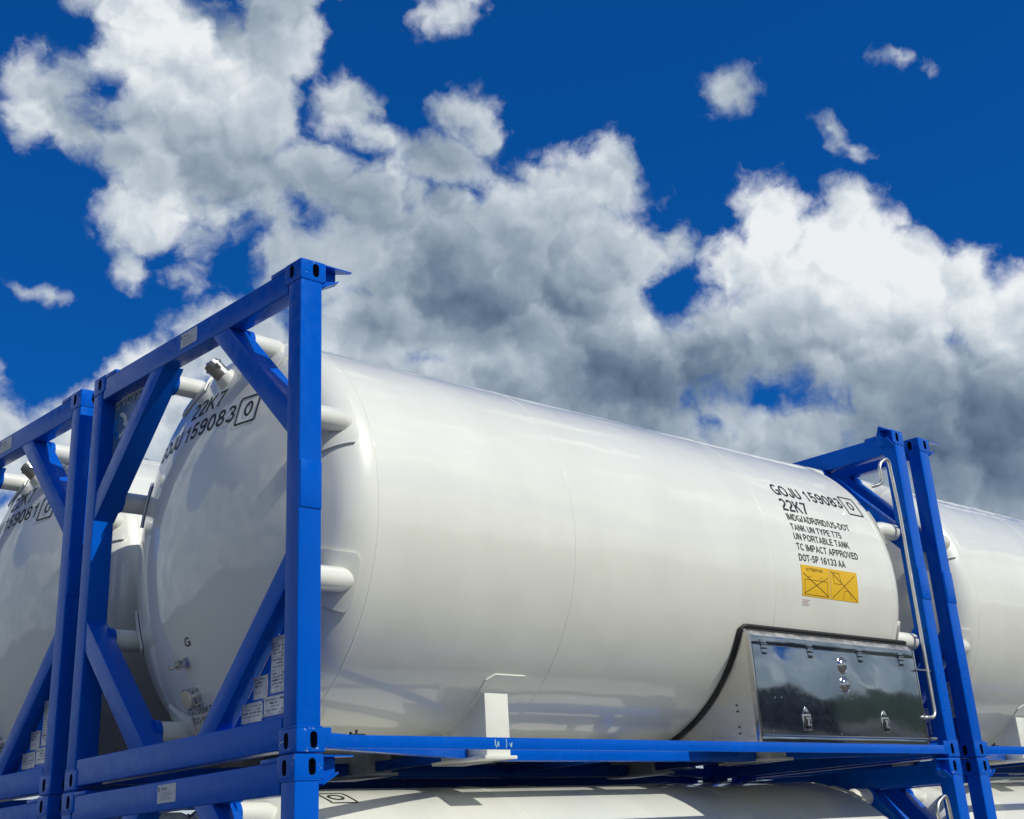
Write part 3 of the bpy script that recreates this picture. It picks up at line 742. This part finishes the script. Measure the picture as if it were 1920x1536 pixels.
def data_panel(parent):
    x = .085; bm = BM()
    prism(bm, [(.110, .150), (.110, .770), (.730, .150)], 0, x, x + .006, .0)
    gp = finish('gusset_panel', bm, BLUE, parent)
    for (ya, yb, za, zb, k) in ((.352, .128, .312, .588, 'tall'), (.512, .378, .300, .412, 'small'), (.618, .425, .192, .288, 'left'), (.412, .205, .206, .300, 'right')):
        bm = BM(); box(bm, (x - .004, yb, za), (x, ya, zb), .0)
        pl = finish('data_plate', bm, PLATE, gp, None)
        bm = BM(); fx = xplane_fn(x - .0048)
        rr = random.Random(len(k)); rows = int((zb - za) / .0165)
        for i in range(1, rows):
            v_ = zb - i * .0165
            u = -ya + .014
            while u < -yb - .02:
                l = rr.uniform(.012, .05); l = min(l, -yb - .012 - u)
                if rr.random() > .25: stroke(bm, [(u, v_), (u + l, v_)], .0045 if rr.random() > .15 else .009, fx, n=1)
                u += l + .010
        if k == 'tall':
            stroke(bm, [(-ya + .10, za + .01), (-ya + .10, zb - .01)], .003, fx, n=1)
        finish('plate_print', bm, GREYINK, pl, None, kind='stuff')
        bm = BM()
        for yy in (ya - .006, yb + .006):
            for zz in (za + .006, zb - .006): tube(bm, [(x - .004, yy, zz), (x - .009, yy, zz)], .004, 8)
        finish('plate_rivets', bm, CHROME, pl, None, kind='stuff')
    for (ya, yb, za, zb) in ((.585, .34, .166, .178), (.31, .22, .168, .182)):
        bm = BM(); box(bm, (x - .003, yb, za), (x, ya, zb), 0); finish('label_strip', bm, STICK, gp, None)
    bm = BM(); prism(bm, [(.335, .62), (.318, .603), (.60, .321), (.617, .338)], 0, x + .02, x + .026, 0); finish('slit_stand_in', bm, STICK, gp, None)  # pale strip added in place of the tank seen through the slit

def sign_panel(parent):
    x = .100; bm = BM()
    prism(bm, [(2.309, 2.413), (1.69, 2.413), (2.309, 1.745)], 0, x, x + .006, 0)
    sp = finish('sign_panel', bm, SIGNBLUE, parent)
    f = xplane_fn(x - .0015)
    bm = BM(); place_text(bm, 'YUYAN', -2.207, -1.895, 2.354, 2.397, f, .03); finish('sign_lettering', bm, STICK, sp, None)
    bm = BM(); place_text(bm, 'CC', -2.300, -2.236, 2.358, 2.396, f, .0); finish('sign_lettering', bm, STICK, sp, None)
    bm = BM(); f1 = xplane_fn(x - .001); grid(bm, -2.305, -1.72, 2.400, 2.410, f1, 1, 1); finish('sign_border', bm, STICK, sp, None)
    def arc(bm, a0, a1, r0, r1, w0, w1, n=20, cy=-2.222, cz=2.230):
        pr = None
        for i in range(n + 1):
            t = i / n; a = radians(a0 + (a1 - a0) * t); r = r0 + (r1 - r0) * t; wd = w0 + (w1 - w0) * t
            q = [bm.verts.new(f(cy + (r + s * wd) * cos(a), cz + (r + s * wd) * sin(a) * 1.0)) for s in (-.5, .5)]
            if pr: bm.faces.new((pr[0], q[0], q[1], pr[1]))
            pr = q
    def tri(bm, p): bm.faces.new([bm.verts.new(f(*q)) for q in p])
    bm = BM(); arc(bm, 95, 5, .076, .074, .02, .046); tri(bm, [(-2.185, 2.236), (-2.098, 2.236), (-2.142, 2.200)]); arc(bm, 330, 265, .070, .070, .016, .028); finish('emblem_arrow', bm, STICK, sp, None, label='white arrow of the round emblem', kind='stuff')
    bm = BM(); arc(bm, 115, 235, .070, .072, .028, .050); tri(bm, [(-2.305, 2.208), (-2.228, 2.182), (-2.258, 2.128)]); finish('emblem_arrow', bm, SIGNLIGHT, sp, None, label='light blue arrow of the round emblem', kind='stuff')

def sticker(parent, z0=2.455, z1=2.547):
    bm = BM(); box(bm, (.0035, 1.108, z0), (.0058, 1.300, z1), 0); s = finish('beam_sticker', bm, STICK, parent, None)
    bm = BM(); f = xplane_fn(.0028)
    place_text(bm, 'YUYAN', -1.262, -1.205, z1 - .030, z1 - .016, f, .02); stroke(bm, [(-1.285, z1 - .035), (-1.285, z1 - .012)], .014, f, n=1)
    for k, l in enumerate((.10, .13, .09, .12)): stroke(bm, [(-1.27, z1 - .042 - k * .011), (-1.27 + l, z1 - .042 - k * .011)], .0025, f, n=1)
    finish('sticker_print', bm, GREYINK, s, None, kind='stuff')

def rails(parent):
    for y0, s in ((0, 1), (WID, -1)):
        bm = BM(); ys = sorted((y0 + s * .002, y0 + s * .012))
        box(bm, (CD - .004, ys[0], .022), (LEN - CD + .004, ys[1], .084), .002)
        yt = sorted((y0 + s * .006, y0 + s * .060)); box(bm, (CD, yt[0], .076), (LEN - CD, yt[1], .0835), .002)
        rl = finish('side_rail', bm, BLUE, parent)
        for a, b, sx in ((CD, CD + .035, 1), (LEN - CD - .035, LEN - CD, -1)):
            bm = BM(); box(bm, (a - .006, ys[0] - .001, .030), (b, ys[1] + .03, .117), .003); finish('rail_bracket', bm, BLUE, rl)
        if s == 1:
            bm = BM(); box(bm, (.335, .02, .084), (.34, .035, .100), 0); box(bm, (.34, .020, .086), (.425, .040, .092), 0); tube(bm, [(.375, .03, .086), (.375, .03, .112)], .006, 8); finish('rail_clamp', bm, RUBBER, rl)
            bm = BM(); f = lambda u, v_: Vector((u, .0012, v_)); r = random.Random(3)
            for k in range(9):
                u = 1.27 + r.uniform(0, .12); v0 = .028 + r.uniform(0, .015); stroke(bm, [(u, v0), (u + r.uniform(-.008, .008), v0 + r.uniform(.01, .04))], r.uniform(.003, .007), f, n=1)
            finish('paint_scuff', bm, SCUFF, rl, None)
        # underframe: diagonals from the corners to the saddles, long beam between them
        def slanted(p, q, name):
            b2 = BM(); d = (Vector(q) - Vector(p)); nrm = Vector((-d.y, d.x, 0)).normalized() * .03
            c = [Vector(p) - nrm, Vector(p) + nrm, Vector(q) + nrm, Vector(q) - nrm]
            prism(b2, [(v_.x, v_.y) for v_ in c], 2, .030, .105, .003)
            return finish(name, b2, BLUE, parent)
        Y = (lambda a: a) if s == 1 else (lambda a: WID - a)
        slanted((.16, Y(.10), 0), (1.60, Y(.64), 0), 'underframe_diagonal')
        slanted((LEN - .16, Y(.10), 0), (LEN - 1.60, Y(.64), 0), 'underframe_diagonal')
        bm = BM(); ys = sorted((Y(.56), Y(.64))); box(bm, (1.80, ys[0], .016), (LEN - 1.80, ys[1], .098), .004); finish('underframe_beam', bm, BLUE, parent)
    for xx in (1.70, 3.03, LEN - 1.70):
        bm = BM(); box(bm, (xx - .04, .64, .04), (xx + .04, WID - .64, .10), .004); finish('cross_beam', bm, BLUE, parent)

def tank(parent):
    bm = BM(); seg = 160; rings = []
    for x, r in PROF:
        if r < 1e-6: rings.append([bm.verts.new((x, YC, ZC))]); continue
        rings.append([bm.verts.new((x, YC + r * cos(2 * pi * k / seg), ZC + r * sin(2 * pi * k / seg))) for k in range(seg)])
    for a, b in zip(rings, rings[1:]):
        for k in range(seg):
            j = (k + 1) % seg
            if len(a) == 1: bm.faces.new((a[0], b[j], b[k]))
            elif len(b) == 1: bm.faces.new((a[k], a[j], b[0]))
            else: bm.faces.new((a[k], a[j], b[j], b[k]))
    sh = finish('tank_shell', bm, WHITE, parent, 60)
    for x in (.530, 2.030, 4.030, 5.528):
        bm = BM(); n = 160; R = []
        for dx, dr in ((-.007, -.002), (-.0035, .0016), (0, .0024), (.0035, .0016), (.007, -.002)):
            R.append([bm.verts.new((x + dx, YC + (RT + dr) * cos(2 * pi * k / n), ZC + (RT + dr) * sin(2 * pi * k / n))) for k in range(n)])
        for a, b in zip(R, R[1:]):
            for k in range(n): bm.faces.new((a[k], a[(k + 1) % n], b[(k + 1) % n], b[k]))
        finish('weld_seam', bm, WHITE, sh, 60)
    return sh

def grab_pipe(parent):
    y = .030
    pts = [(5.58, y + .06, 2.075), (5.665, y, 2.10), (5.645, y, 2.26), (5.81, y, 2.34), (5.845, y, 1.9), (5.845, y, .285), (5.70, y, .285), (5.70, y + .06, .285)]
    bm = BM(); tube(bm, fillet(pts, .07, 8), .0145, 14); g = finish('vent_pipe', bm, SATIN, parent, 60)
    for z in (1.83, .95, .635):
        bm = BM(); tube(bm, [(5.845, y, z), (5.93, y, z)], .009, 8); finish('pipe_clip', bm, CHROME, g)
    bm = BM(); tube(bm, [(5.68, y, .635), (5.87, y, .635)], .007, 8); finish('stay_rod', bm, CHROME, g)
    bm = BM(); tube(bm, [(.36, 2.30, .12), (.36, 2.30, .62)], .012, 10); finish('drain_pipe', bm, CHROME, parent)

def top_mark(parent):
    """boxed check digit on the crown of the shell, read across it"""
    bm = BM(); f = lambda u, v_: on_cyl(v_, u, .0025)
    a0 = RT * radians(58)
    def g(u, v_): return on_cyl(.74 + v_, RT * radians(90) - u, .0025)
    place_text(bm, '0', -.06 + .42, .04 + .42, .03, .13, g, .02)
    u0, u1, v0, v1 = .33, .50, 0.0, .17
    stroke(bm, [(u0, v0), (u1, v0), (u1, v1), (u0, v1), (u0, v0)], .012, g)
    finish('top_marking', bm, BLACK, parent, None)

# ------------------------------------------------------------------ the first tank container, then copies
def build_container(loc, number):
    base = Vector((LEN / 2, WID / 2, 0)); CTX['base'] = base
    r = bpy.data.objects.new('tank_container', None); COL.objects.link(r)
    sh = tank(r)
    frame_end(r, False); frame_end(r, True)
    rails(r)
    for s in (1, -1):
        for far in (False, True): saddle(r, 0, s, far)
    cabinet(r); side_marks(sh, number); head_marks(sh, number); top_mark(sh); head_fittings(sh)
    data_panel(r); sign_panel(r); sticker(r); grab_pipe(r)
    r.location = base + Vector(loc)
    return r
def tag(o, label, cat, group=None, kind=None):
    o['label'] = label; o['category'] = cat
    if group: o['group'] = group
    if kind: o['kind'] = kind
def children(o): return [c for c in bpy.data.objects if c.parent is o]
def copy_tree(o, parent=None):
    kids = {}
    for c in bpy.data.objects:
        if c.parent: kids.setdefault(c.parent, []).append(c)
    def rec(o, parent):
        c = o.copy(); COL.objects.link(c)
        if parent is not None: c.parent = parent
        for ch in kids.get(o, []): rec(ch, c)
        return c
    return rec(o, parent)
main = build_container((0, 0, 0), '159083')
GROUP = 'tank containers stacked two high in rows'
tag(main, 'whole white tank in blue frame marked 159083, yellow caution sticker above its steel cabinet', 'tank container', GROUP)
DZ = -HGT - .004
SPOTS = [((0, 2.622 - 0, 0), '159081', 'white tank in blue frame marked 159081, upper container cut off by the left edge'),
         ((6.293, 0, 0), '159079', 'white upper tank seen at the right edge, beyond the far end of the middle container'),
         ((-.008, .0, DZ), '159082', 'lower white tank container under the middle one, only its sunlit crown and top frame showing'),
         ((-.010, 2.615, DZ), '159080', 'lower container at the bottom left corner, only its blue top corner and beam showing'),
         ((6.30, 0, DZ), '159078', 'lower container at the bottom right corner, shadow marks across its white tank')]
def shell_of(r):
    return [c for c in children(r) if c.name.split('.')[0] == 'tank_shell'][0]
for off, num, lab in SPOTS:
    c = copy_tree(main); c.location = main.location + Vector(off); tag(c, lab, 'tank container', GROUP)
    sh = shell_of(c)
    for ch in children(sh):
        pass
    old = [ch for ch in children(sh) if ch.name.split('.')[0] == 'serial_marking']
    CTX['base'] = Vector((LEN / 2, WID / 2, 0))
    for ch in old:                                          # same place, this container's own number
        bm = BM(); on_head = min(v_.co.x for v_ in ch.data.vertices) < -2.0
        if on_head: place_text(bm, 'GOJU ' + num, -1.975, -.925, 1.925, 2.032, dome_fn(.003), .022)
        else: place_text(bm, 'GOJU ' + num, 4.335, 5.235, .575, .682, cyl_fn(.0025), .02)
        bpy.data.objects.remove(ch); finish('serial_marking', bm, BLACK, sh, None)

# ------------------------------------------------------------------ ground and surroundings
def ground_mat():
    m_, t, b = mat('yard_surface')
    oc = t.n.new('ShaderNodeNewGeometry').outputs['Position']
    c = t.mix(t.noise(oc, .35, 8, .65), (.085, .082, .075, 1), (.13, .125, .112, 1))
    c = t.mix(t.mapr(t.noise(oc, 5, 8, .7), .5, .75, 0, .35), c, (.16, .155, .14, 1))
    t.l.new(c, b.inputs['Base Color']); setp(b, Roughness=.85); bump(t, b, t.noise(oc, 30, 5, .6), .3, .01)
    return m_
GZ = -2 * HGT + HGT - .02
bm = BM(); n = 48
S_ = 3500
v4 = [bm.verts.new((a * S_, b * S_, GZ)) for a, b in ((-1, -1), (1, -1), (1, 1), (-1, 1))]; bm.faces.new(v4)
gr = finish('ground', bm, ground_mat(), None, None); gr['kind'] = 'structure'
m_, t, b = mat('asphalt')
oc = t.n.new('ShaderNodeNewGeometry').outputs['Position']
t.l.new(t.mix(t.noise(oc, 2, 8, .7), (.045, .045, .047, 1), (.075, .073, .07, 1)), b.inputs['Base Color']); setp(b, Roughness=.9)
bm = BM(); box(bm, (-90, -26, GZ - .1), (120, -17, GZ + .004), 0); rd = finish('road', bm, m_, None, None); rd['kind'] = 'structure'
# wooded hills round the yard
m_, t, b = mat('wooded_hill')
oc = t.n.new('ShaderNodeNewGeometry').outputs['Position']
t.l.new(t.mix(t.noise(oc, .05, 8, .7), (.025, .048, .036, 1), (.065, .095, .060, 1)), b.inputs['Base Color']); setp(b, Roughness=1)
bm = BM(); n = 220; rows = []
def hh(a):
    d = (a + .55 + pi) % (2 * pi) - pi
    return 24 + 44 * math.exp(-(d / .75) ** 2) + 7 * sin(a * 5 + 2.1) + 6 * sin(a * 11 + .4) + 3 * sin(a * 29)
for j, (r, k) in enumerate(((420, 0), (470, .35), (540, .75), (620, 1.0), (760, .9), (900, 0))):
    row = []
    for i in range(n):
        a = 2 * pi * i / n; rr = r * (1 + .05 * sin(3 * a + j))
        row.append(bm.verts.new((rr * cos(a), rr * sin(a), GZ - 1 + k * hh(a) + (random.uniform(-2.2, 2.2) if 0 < k else 0))))
    rows.append(row)
for a, b_ in zip(rows, rows[1:]):
    for i in range(n): bm.faces.new((a[i], a[(i + 1) % n], b_[(i + 1) % n], b_[i]))
hl = finish('hills', bm, m_, None, 60); hl['kind'] = 'structure'

# grey gabled house across the yard, mirrored in the steel cabinet
def house(loc, rot, wd, dp, ht, lab):
    CTX['base'] = Vector((0, 0, 0))
    r = bpy.data.objects.new('warehouse', None); COL.objects.link(r)
    wallm = plain('grey_cladding', (.22, .22, .23, 1), .8); roofm = plain('slate_roof', (.07, .07, .08, 1), .7); glass = plain('window_glass', (.03, .04, .05, 1), .1)
    bm = BM(); prism(bm, [(-wd / 2, 0), (wd / 2, 0), (wd / 2, ht), (0, ht * 1.45), (-wd / 2, ht)], 1, -dp / 2, dp / 2, 0); wl = finish('wall', bm, wallm, r, None)
    bm = BM()
    prism(bm, [(-wd / 2 - .5, ht - .15), (0, ht * 1.45 + .12), (0, ht * 1.45 + .42), (-wd / 2 - .5, ht + .15)], 1, -dp / 2 - .5, dp / 2 + .5, 0)
    prism(bm, [(wd / 2 + .5, ht - .15), (0, ht * 1.45 + .12), (0, ht * 1.45 + .42), (wd / 2 + .5, ht + .15)], 1, -dp / 2 - .5, dp / 2 + .5, 0); rf = finish('roof', bm, roofm, r, None)
    bm = BM(); box(bm, (wd * .2, -dp / 4, ht), (wd * .2 + .9, -dp / 4 + .9, ht * 1.45 + 1.6), 0); finish('chimney', bm, wallm, rf, None)
    for i in range(5):
        for j in range(2):
            x = -wd / 2 + wd * (i + .5) / 5; z = ht * (.2 + .42 * j)
            bm = BM(); box(bm, (x - .6, dp / 2 - .02, z), (x + .6, dp / 2 + .03, z + 1.3), 0); finish('window', bm, glass, r, None)
    r.location = loc; r.rotation_euler = (0, 0, rot); tag(r, lab, 'building')
house((38, -36, GZ), radians(20), 17, 10, 5.6, 'grey gabled building mirrored in the left half of the steel cabinet door')
